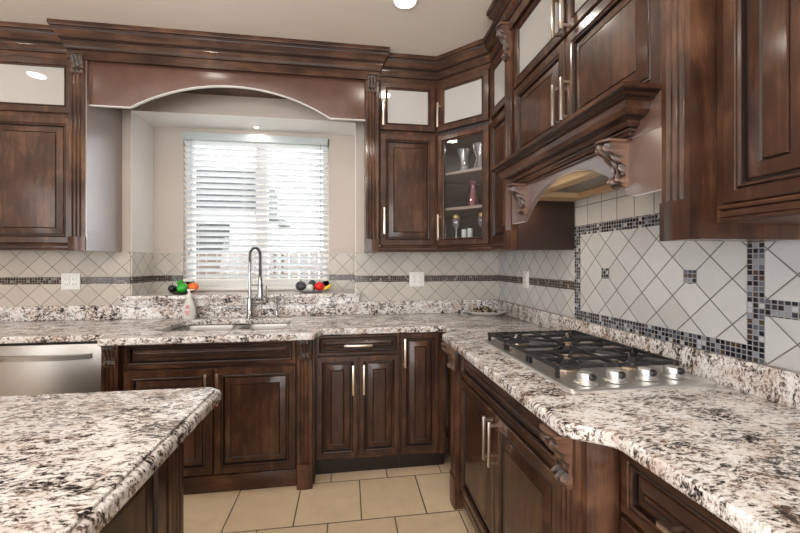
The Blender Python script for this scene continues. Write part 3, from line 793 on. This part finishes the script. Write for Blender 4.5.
# range base: local x = -(Y)-.86
c = thing('cooktop_base_cabinet', 'wooden cabinet beneath the cooktop with two tall doors and carved corbels', 'cabinet', (0, -.86, 0), -PI/2)
MB().box(0, 1.15, -.615, -.02, KZ, .875).obj('body', WV, c, smooth=0)
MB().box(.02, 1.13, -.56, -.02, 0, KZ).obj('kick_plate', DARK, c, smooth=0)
MB().box(.115, 1.05, -.635, -.60, .062, .104, b=.004).obj('bottom_rail', WH, c)
for a, bq, hx in ((.115, .575, .552), (.581, 1.042, .607)):
    d = door(c, a, bq, .112, .700, -.615); handle(d, hx, .592, .18, fy=-.635)
door(c, .115, 1.042, .715, .866, -.615, name='drawer')
for x0 in (0.010, 1.055):
    pilaster_shape(x0, x0+.092, 0, .735, -.655, -.612, .16).obj('pilaster', WV, c)
    MB().box(x0, x0+.092, -.655, -.612, .735, .872, b=.002).obj('capital_block', WV, c)
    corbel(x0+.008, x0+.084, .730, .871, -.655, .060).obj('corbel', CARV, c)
MB().box(1.147, 1.170, -.640, -.02, 0, .873, b=.002).obj('end_panel', WV, c)
MB().box(-.285, 0.012, -.585, -.56, KZ, .872).obj('return_panel', WV, c, smooth=0)
# near drawers
c = thing('drawer_base_cabinet', 'wooden drawer base cabinet nearest the camera under the right counter', 'cabinet', (0, -2.032, 0), -PI/2)
MB().box(0, 1.2, -.555, -.02, KZ, .875).obj('body', WV, c, smooth=0)
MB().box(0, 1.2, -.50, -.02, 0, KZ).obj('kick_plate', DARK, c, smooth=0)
for z0, z1 in ((.715, .866), (.42, .70), (.112, .405)):
    d = door(c, .030, .52, z0, z1, -.555, name='drawer', st=.040); handle(d, .275, (z0+z1)/2, .20, False, fy=-.575)
for z0, z1 in ((.715, .866), (.42, .70), (.112, .405)):
    door(c, .54, 1.15, z0, z1, -.555, name='drawer', st=.040)

# ------------------------------------------------------------------ island
c = thing('kitchen_island', 'wooden kitchen island with speckled granite top at the lower left', 'island', (-2.4, -2.5, 0))
IX, IY = -1.612, -1.618
lo = lambda x, y: (x+2.4, y+2.5)
ol = [lo(-3.5, -3.5), lo(IX, -3.5)]
for i in range(7):
    a = math.radians(90*i/6); ol.append(lo(IX-.03+.03*math.cos(a), IY-.03+.03*math.sin(a)))
ol += [lo(-3.5, IY)]
bm = curve_mesh([ol], .040, .014, 4)
t = MB().bm(bm, 0, Matrix.Translation((0, 0, ZC-.020)))
ol2 = [(p[0]-(.014 if p[0] > 0 else 0), p[1]-(.014 if p[1] > 0 else 0)) for p in ol]
t.bm(curve_mesh([ol2], .008, .003, 2), 0, Matrix.Translation((0, 0, ZC+.003)))
t.obj('countertop', GRAN, c, smooth=50)
bx = MB().box(-1.1, lo(-1.73, 0)[0], -1.0, lo(0, -1.70)[1], .0, .873)
bx.obj('body', WV, c, smooth=0)
# corner post with flutes facing the aisle, then framed end panels
PX1 = lo(-1.705, 0)[0]; PY1 = lo(0, -1.672)[1]
pm = MB(); R2 = Matrix.Rotation(PI/2, 4, 'Z')
ps = pilaster_shape(-.045, .045, 0, .873, -.016, .012, .14)
def put(ps, M, dst):
    k = len(dst.v); dst.v += [tuple(M @ Vector(v)) for v in ps.v]; dst.f += [tuple(i+k for i in f) for f in ps.f]; dst.mi += ps.mi
put(ps, Matrix.Translation((PX1-.02, PY1-.048, 0)) @ R2, pm)
pm.box(PX1-.09, PX1-.03, PY1-.093, PY1, 0, .873)
put(pilaster_shape(-.035, .035, 0, .873, -.016, .012, .14), Matrix.Translation((PX1-.045, PY1-.012, 0)) @ Matrix.Rotation(PI, 4, 'Z'), pm)
pm.obj('corner_post', WV, c)
for k in range(2):
    e = thing('tmp', '', '') if False else None
    y1 = PY1-.10-k*.47; dm = MB()
    xf = lo(-1.73, 0)[0]
    def R_(i, d): return [(xf+.018-d, y1-.46+i, .12+i), (xf+.018-d, y1-i, .12+i), (xf+.018-d, y1-i, .86-i), (xf+.018-d, y1-.46+i, .86-i)]
    dm.ring_loft([R_(*s) for s in ((0, .018), (0, .003), (.003, 0), (.048, 0), (.052, .010), (.060, .010), (.064, .006), (.10, .001), (.102, .003))], ms=[0, 0, 0, 1, 1, 0, 0, 1, 0])
    dm.mi[-1] = 0
    dm.obj('end_panel', [WV, GLZ], c, smooth=25)

# ------------------------------------------------------------------ cooktop
CX0, CX1, CY0, CY1 = -.552, -.040, -1.832, -1.078
c = thing('gas_cooktop', 'stainless steel gas cooktop with black cast iron grates on the right counter', 'cooktop', ((CX0+CX1)/2, (CY0+CY1)/2, ZC))
hx, hy = (CX1-CX0)/2, (CY1-CY0)/2
m = MB(); rings = []
for ins, z in ((0, .0), (0, .006), (.004, .010), (.022, .010), (.028, .007)):
    rings.append([(x, y, z) for x, y in bowl_loop(-hx+ins, hx-ins, -hy+ins, hy-ins, .012, 4)])
m.ring_loft(rings).obj('top_plate', COOKS, c)
cy_ = (CY0+CY1)/2; cx_ = (CX0+CX1)/2
for i, (kx, ky) in enumerate(((-.462, -1.768), (-.352, -1.760), (-.232, -1.752), (-.125, -1.748))):
    k = MB().lathe([(.036, .009), (.036, .012), (.030, .014), (.025, .015), (.0265, .022), (.0265, .036), (.023, .042), (.010, .045)], kx-cx_, ky-cy_, 28).obj('control_knob', COOKS, c, loc=(kx-cx_, ky-cy_, 0))
    bz = MB(); bz.ball((kx-cx_+.007, ky-cy_-.021, .032), .0145, sx=1.1, sy=.8, sz=.85); bz.obj('knob_grip', BURN, k, loc=(kx-cx_, ky-cy_, 0))
GY0, GY1, GX0, GX1 = -1.715, -1.098, -.530, -.062
for bxx, byy, r in ((-.43, -1.60, .034), (-.43, -1.21, .042), (-.165, -1.21, .034), (-.165, -1.60, .042), (-.30, -1.405, .055)):
    x, y = bxx-cx_, byy-cy_
    q = MB().lathe([(r*1.5, .007), (r*1.45, .013), (r*1.1, .016), (r, .024), (r*.9, .026)], x, y, 28).obj('burner', BRASS, c, loc=(x, y, 0))
    MB().lathe([(r*.88, .024), (r*.95, .028), (r*.9, .034), (r*.4, .036)], x, y, 28).obj('burner_cap', BURN, q, loc=(x, y, 0))
GZ = .046
third = (GY1-GY0)/3
for k in range(3):
    y0 = GY0+k*third+.002-cy_; y1 = GY0+(k+1)*third-.002-cy_; x0 = GX0-cx_; x1 = GX1-cx_
    m = MB(); bw = .006
    def bar(xa, ya, xb, yb, z0=GZ-.008, z1=GZ+.004, wdt=bw):
        dx, dy = xb-xa, yb-ya; Ln = math.hypot(dx, dy); nx, ny = -dy/Ln*wdt, dx/Ln*wdt
        m.ring_loft([[(xa-nx, ya-ny, z0), (xa+nx, ya+ny, z0), (xa+nx*.6, ya+ny*.6, z1), (xa-nx*.6, ya-ny*.6, z1)], [(xb-nx, yb-ny, z0), (xb+nx, yb+ny, z0), (xb+nx*.6, yb+ny*.6, z1), (xb-nx*.6, yb-ny*.6, z1)]])
    bar(x0, y0+bw, x1, y0+bw); bar(x0, y1-bw, x1, y1-bw); bar(x0+bw, y0, x0+bw, y1); bar(x1-bw, y0, x1-bw, y1)
    ym = (y0+y1)/2
    if k == 1:
        cs = ((x0+x1)/2,)
        bar(x0, ym, (x0+x1)/2-.03, ym); bar((x0+x1)/2+.03, ym, x1, ym)
    else:
        cs = (-.43-cx_, -.165-cx_); xm = (x0+x1)/2; bar(xm, y0, xm, y1)
        bar(x0, ym, -.43-cx_-.022, ym); bar(-.43-cx_+.022, ym, xm, ym); bar(xm, ym, -.165-cx_-.022, ym); bar(-.165-cx_+.022, ym, x1, ym)
    for q in cs:
        bar(q, y0, q, ym-.022); bar(q, ym+.022, q, y1)
        if k == 1:
            for s in (-1, 1):
                for s2 in (-1, 1): bar(q+s*.13, y0 if s2 < 0 else y1, q+s*.045, ym+s2*.03)
        else:
            for s in (-1, 1):
                for s2 in (-1, 1): bar(q+s*.085, y0 if s2 < 0 else y1, q+s*.03, ym+s2*.03)
    for xx in (x0+.008, x1-.008):
        for yy in (y0+.008, y1-.008): m.box(xx-.006, xx+.006, yy-.006, yy+.006, .008, GZ-.006)
    m.obj('grate', IRON, c, smooth=20)

# ------------------------------------------------------------------ faucets
c = thing('kitchen_faucet', 'tall chrome spring faucet rising behind the double sink', 'faucet', (-1.915, -.080, ZC))
MB().lathe([(.028, 0), (.028, .012), (.022, .020), (.019, .10), (.017, .14)], n=24).obj('base', CHROME, c)
MB().tube([(0, 0, .13), (0, 0, .40)], .010, 12).obj('riser', CHROME, c)
pts = []; R = .036
for i in range(15):
    a = PI-PI*i/14; pts.append((R+R*math.cos(a), 0, .455+R*1.35*math.sin(a)))
path = [(0, 0, .33), (0, 0, .40)]+pts+[(2*R, 0, .40), (2*R, 0, .30)]
MB().tube(path, .0085, 10).obj('hose', plain('dark_hose', (.06, .06, .065), .4), c)
# spring coil around the hose
P = [Vector(p) for p in path]; seg = [0]
for i in range(1, len(P)): seg.append(seg[-1]+(P[i]-P[i-1]).length)
coil = []; N = 46*8
for i in range(N+1):
    s = seg[-1]*i/N; k = max(j for j in range(len(seg)-1) if seg[j] <= s+1e-9); t = (s-seg[k])/(seg[k+1]-seg[k]); p = P[k].lerp(P[k+1], t); d = (P[k+1]-P[k]).normalized()
    n1 = Vector((0, 1, 0)); n2 = d.cross(n1); a = 2*PI*i/8
    coil.append(p+(n1*math.cos(a)+n2*math.sin(a))*.0115)
MB().tube(coil, .0024, 6).obj('spring', CHROME, c)
MB().lathe([(.010, .30), (.014, .29), (.014, .26), (.018, .235), (.020, .17), (.022, .150), (.018, .148)], 2*R, 0, 20).obj('spray_head', CHROME, c)
MB().tube([(0, 0, .235), (.035, 0, .235), (2*R-.012, 0, .235)], .006, 8).tube([(2*R+.021*math.cos(a*PI/6), .021*math.sin(a*PI/6), .235) for a in range(13)], .004, 6).obj('holder_arm', CHROME, c)
MB().tube([(.012, -.005, .095), (.05, -.012, .105), (.115, -.018, .115), (.118, -.018, .235)], .0055, 8).obj('lever', CHROME, c)
c = thing('filtered_water_tap', 'small dark hooked tap standing right of the tall faucet', 'tap', (-1.727, -.080, ZC))
MB().lathe([(.016, 0), (.016, .010), (.011, .016), (.010, .05), (.007, .055)], n=18).obj('base', CHROME, c)
MB().tube([(0, 0, .05), (0, 0, .12), (.008, -.012, .138), (.018, -.03, .143), (.03, -.06, .138), (.032, -.07, .13)], .0055, 10).obj('spout', CHROME, c)

# soap bottle
def soapm():
    n = NT('clear_soap_plastic'); n.set(Base_Color=(.78, .78, .74), Roughness=.25); n.b.inputs['Transmission Weight'].default_value = .25; return n.m
c = thing('soap_bottle', 'white pump soap bottle with pink lettering behind the sink', 'bottle', (-2.318, -.088, ZC))
bo = MB().lathe([(.034, 0), (.040, .004), (.044, .03), (.045, .055), (.039, .09), (.026, .13), (.019, .150), (.018, .158)], n=28, sy=.72).obj('body', soapm(), c)
MB().lathe([(.019, .158), (.019, .176), (.009, .180), (.008, .198), (.014, .200), (.014, .212)], n=20).box(-.008, .034, -.007, .007, .203, .212, b=.003).obj('pump', plain('pale_pump', (.80, .74, .72), .4), c)
PINKL = plain('pink_print', (.70, .16, .22), .5)
m = MB(); 
for i, (z, hwid) in enumerate(((.098, .012), (.088, .016), (.078, .013), (.060, .020), (.050, .017), (.040, .014))):
    n_ = int(hwid*2/.005)
    rr = .0455 if z < .07 else .041
    for j in range(n_):
        xx = -hwid+j*.005+.001; yy = -rr*.72*math.sqrt(max(0, 1-(xx/rr)**2))
        m.box(xx, xx+.0035, yy-.002, yy+.004, z-.003, z+.003)
m.obj('printed_label', PINKL, bo)

# outlets
def outlet(name, label, loc, rz, w=.118, kind=('duplex', 'duplex'), h=.114):
    c = thing(name, label, 'outlet' if name == 'wall_outlet' else 'switch', loc, rz)
    MB().box(-w/2, w/2, -.007, 0, -h/2, h/2, b=.002).obj('cover_plate', PLAST, c)
    n = len(kind)
    for i, k in enumerate(kind):
        x = (i-(n-1)/2)*.046
        MB().box(x-.017, x+.017, -.010, -.006, -.034, .034, b=.001).obj('insert', PLAST, c) if k != 'none' else None
        if k == 'duplex':
            m = MB()
            for z in (-.018, .018): m.box(x-.008, x-.006, -.0115, -.009, z-.005, z+.005).box(x+.006, x+.008, -.0115, -.009, z-.004, z+.004).box(x-.002, x+.002, -.0115, -.009, z-.012, z-.009)
            m.obj('socket_slots', SLOT, c, smooth=0)
    return c
outlet('wall_outlet', 'white double outlet on the tiles above the dishwasher', (-3.113, -T, 1.182), 0)
outlet('wall_outlet', 'white double outlet on the tiles between sink and corner', (-.682, -T, 1.182), 0)
outlet('wall_outlet', 'white single outlet on the cooktop wall near the corner', (-T, -.478, 1.195), -PI/2, .078, ('duplex',))

# ------------------------------------------------------------------ ceiling downlights
def downlight(x, y, label, z=CZ, e=22, r=.06):
    c = thing('ceiling_downlight', label, 'downlight', (x, y, z), 0)
    MB().lathe([(r+.018, -.001), (r+.018, -.006), (r, -.010), (r-.004, -.004)], n=28).obj('trim_ring', WHITE, c)
    MB().lathe([(r-.006, -.0045), (r-.006, -.003)], n=28).obj('lens', LAMP, c)
    l = bpy.data.lights.new('downlight_bulb', 'AREA'); l.shape = 'DISK'; l.size = r*1.7; l.energy = e; l.color = (1, .93, .83)
    o = bpy.data.objects.new('downlight_bulb', l); COL.objects.link(o); o.parent = c; o.location = (0, 0, -.012); return c
downlight(-.912, -.88, 'recessed ceiling downlight over the corner in front of the wall cabinets', e=3.5)
downlight(-2.22, -.89, 'recessed ceiling downlight in front of the window valance', e=3.5)
downlight(-3.55, -.92, 'recessed ceiling downlight in front of the left wall cabinet', e=3.5)
for i, (x, y) in enumerate(((-.95, -2.5), (-2.3, -2.5), (-3.6, -2.5), (-.95, -4.2), (-2.6, -4.2))):
    downlight(x, y, ['recessed ceiling downlight over the cooktop aisle', 'recessed ceiling downlight above the middle of the island', 'recessed ceiling downlight above the left end of the island', 'recessed ceiling downlight behind the camera on the right', 'recessed ceiling downlight behind the camera on the left'][i], e=9)
downlight(-1.932, .19, 'small puck light set in the top of the window recess', z=OZ1-.004, e=.6, r=.022)

# ------------------------------------------------------------------ glassware in the corner cabinet
def world_in_corner(x, y, z):
    v = Matrix.Rotation(-PI/4, 2) @ Vector((x, y)); return (A[0]+v.x, A[1]+v.y, 1.387+z)
def cut_glass(name, label, loc, mat, prof, cat, flutes=10, amp=.10, group=None):
    m = MB(); n = flutes*4; rings = []
    for i, (r, z) in enumerate(prof):
        rings.append([(r*(1+amp*math.cos(flutes*2*PI*j/n+(i % 2)*PI))*math.cos(2*PI*j/n), r*(1+amp*math.cos(flutes*2*PI*j/n+(i % 2)*PI))*math.sin(2*PI*j/n), z) for j in range(n)])
    m.ring_loft(rings, cap1=False)
    m.ring_loft([[(p[0]*.86, p[1]*.86, p[2]+.004) for p in r] for r in rings[::-1]], cap0=False)
    o = m.obj(name, mat, smooth=25); o.location = loc
    return tag(o, label, cat)
VP = [(.036, 0), (.040, .010), (.036, .030), (.028, .055), (.026, .075), (.030, .10), (.037, .125), (.043, .15), (.046, .165)]
cut_glass('crystal_vase', 'left clear cut crystal vase on the top shelf of the glass cabinet', world_in_corner(.145, .11, SH2), CRYST, VP, 'vase')
cut_glass('crystal_vase', 'right clear cut crystal vase on the top shelf of the glass cabinet', world_in_corner(.285, .09, SH2), CRYST, [(r*1.12, z*1.05) for r, z in VP], 'vase')
cut_glass('pink_vase', 'pink and clear twisted glass vase on the middle shelf', world_in_corner(.225, .10, SH1), PINKG, [(.034, 0), (.036, .012), (.030, .06), (.022, .10), (.018, .125), (.022, .15), (.032, .175)], 'vase', 6, .20)
def goblet(x, y, label):
    c = thing('candle_holder', label, 'candle holder', world_in_corner(x, y, .045))
    MB().lathe([(.028, 0), (.028, .003), (.006, .010), (.005, .115), (.014, .125), (.028, .150), (.030, .18), (.026, .188)], n=22).obj('glass_stem', CRYST, c)
    MB().ball((0, 0, .203), .028, sz=.85).obj('gold_ball', GOLD, c)
goblet(.10, .085, 'stemmed glass holder with gold ball at the left of the bottom shelf')
goblet(.300, .085, 'stemmed glass holder with gold ball at the right of the bottom shelf')
for x, y, h, lb in ((.155,   .10, .115, 'pale small candle jar beside the left stemmed holder'), (.200, .10, .120, 'pale small candle jar in the middle of the bottom shelf'), (.335, .11, .150, 'pale taller candle jar at the right end of the bottom shelf')):
    o = MB().lathe([(.016, 0), (.018, .004), (.018, h-.004), (.015, h), (.013, h-.006)], n=20).obj('candle_jar', CANDLE); o.location = world_in_corner(x, y, .045); tag(o, lb, 'candle')

# ------------------------------------------------------------------ fruit and vegetables on the window ledge
ZL = 1.080
PLATE_D = plain('dark_plate', (.05, .06, .03), .3); PLATE_G = plain('grey_plate', (.33, .33, .34), .35)
def plate(name, label, loc, rx, ry, mat):
    o = MB().lathe([(.55, 0), (.60, .002), (.95, .013), (1, .017), (.93, .016), (.58, .006), (.1, .005)], n=32, sx=rx, sy=ry).obj(name, mat); o.location = loc
    return tag(o, label, 'plate')
plate('oval_plate', 'dark oval plate of vegetables at the left end of the window ledge', (-2.445, .10, ZL), .095, .075, PLATE_D)
plate('oval_plate', 'grey oval plate of vegetables at the right end of the window ledge', (-1.505, .10, ZL), .125, .075, PLATE_G)
GREEN = plain('pepper_green', (.02, .42, .03), .22); ORANGE = plain('pepper_orange', (.85, .17, .02), .25); RED = plain('tomato_red', (.72, .02, .012), .2)
BLACK = plain('eggplant_skin', (.012, .012, .016), .2); PURP = plain('dark_grey_skin', (.05, .055, .065), .35); ONION = plain('white_onion', (.68, .68, .64), .35); YEL = plain('banana_yellow', (.85, .60, .04), .35); STEM = plain('green_stem', (.05, .16, .02), .5); LIME = plain('leaf_green', (.06, .50, .05), .35)
def fruit(name, label, cat, loc, r, mat, sx=1, sy=1, sz=1, lobes=0, la=0, stem=STEM, grp=None):
    c = thing(name, label, cat, loc, random.uniform(0, 6)); cz = r*sz
    MB().ball((0, 0, cz), r, sx, sy, sz, lobes=lobes, la=la, n=24).obj('flesh', mat, c)
    if stem: MB().tube([(0, 0, cz*1.93), (.002, 0, cz*2+.008), (.006, 0, cz*2+.016)], .003, 7).lathe([(.010, cz*1.93), (.007, cz*2.0), (.002, cz*2.02)], n=10).obj('stem', stem, c)
ZF = ZL+.007
fruit('eggplant', 'small black round eggplant left of the green pepper', 'vegetable', (-2.503, .085, ZF+.006), .030, BLACK, sz=.9)
fruit('green_pepper', 'bright green bell pepper in the middle of the left plate', 'vegetable', (-2.428, .075, ZF), .038, GREEN, sz=.95, lobes=4, la=.07)
fruit('orange_pepper', 'orange pepper resting right of the green pepper', 'vegetable', (-2.358, .09, ZF+.012), .034, ORANGE, sz=.95, lobes=3, la=.05)
fruit('tomato', 'red orange tomato behind the soap bottle on the left plate', 'vegetable', (-2.405, .150, ZF), .036, RED, sz=.9)
lf = MB()
for k in range(6):
    a = k*1.05; P0 = Vector((0, 0, 0)); d = Vector((math.cos(a)*.03, math.sin(a)*.018, .042+.012*(k % 2)))
    s_ = Vector((-math.sin(a), math.cos(a), 0))*.011
    lf.ring_loft([[P0+d*t+s_*wd+Vector((0, 0, .001)), P0+d*t-s_*wd+Vector((0, 0, .001)), P0+d*t-s_*wd-Vector((0, 0, .001)), P0+d*t+s_*wd-Vector((0, 0, .001))] for t, wd in ((0, .2), (.35, 1), (.7, .9), (1, .1))])
o = lf.obj('herb_sprig', LIME); o.location = (-2.470, .125, ZF+.045); tag(o, 'bright green leafy sprig sticking up at the left plate', 'herb')
fruit('green_apple', 'small green fruit behind the black eggplant', 'fruit', (-2.470, .128, ZF), .026, GREEN, sz=.9, stem=None)
fruit('dark_gourd', 'large dark grey vegetable at the left of the right plate', 'vegetable', (-1.580, .095, ZF+.005), .040, PURP, sx=1.05, sz=.95)
fruit('dark_avocado', 'dark upright vegetable behind the white onion', 'vegetable', (-1.497, .155, ZF), .030, PURP, sz=1.5, stem=None)
fruit('onion', 'white onion in the middle of the right plate', 'vegetable', (-1.508, .070, ZF), .031, ONION, sz=.93)
fruit('tomato', 'large red tomato right of the white onion', 'vegetable', (-1.437, .090, ZF+.004), .039, RED, sz=.90)
bn = MB().tube([(-.02, -.03, .02), (.012, -.03, .022), (.04, -.025, .034), (.058, -.018, .054)], .01, 10, rads=[.006, .015, .014, .005]).obj('banana', YEL); bn.location = (-1.408, .125, ZF); tag(bn, 'yellow curved banana at the right end of the right plate', 'fruit')

# dish of potpourri in the corner
c = MB()
rings = []
for k, z in ((.62, 0), (.66, .002), (.97, .020), (1.0, .026), (.94, .024), (.60, .007)):
    rings.append([(k*.155*math.cos(a)*(1+.16*math.cos(a)), k*.075*math.sin(a), z) for a in [2*PI*j/36 for j in range(36)]])
DX, DY, DR = -.195, -.145, math.radians(-22)
o = c.ring_loft(rings).obj('leaf_dish', plain('pale_ceramic', (.62, .59, .56), .3)); o.location = (DX, DY, ZC); o.rotation_euler[2] = DR
tag(o, 'pale leaf shaped dish on the granite in the corner', 'dish')
m = MB()
for i in range(80):
    a = random.uniform(0, 2*PI); r = math.sqrt(random.random()); x = r*.095*math.cos(a)+.01; y = r*.040*math.sin(a)
    tl = Matrix.Rotation(random.uniform(0, 3), 3, (random.random(), random.random(), .3))
    s = random.uniform(.008, .014); m.ball((x, y, .020+(1-r)*.034+s*.4), s, 1, .7, .6, n=8, tilt=tl, m=random.choice((0, 0, 1, 2)))
o = m.obj('potpourri', [plain('dried_dark', (.03, .02, .012), .7), plain('dried_tan', (.38, .25, .12), .7), plain('dried_cream', (.55, .46, .34), .7)]); o.location = (DX, DY, ZC); o.rotation_euler[2] = DR
o['kind'] = 'stuff'; tag(o, 'brown and cream dried potpourri heaped in the leaf dish', 'potpourri')
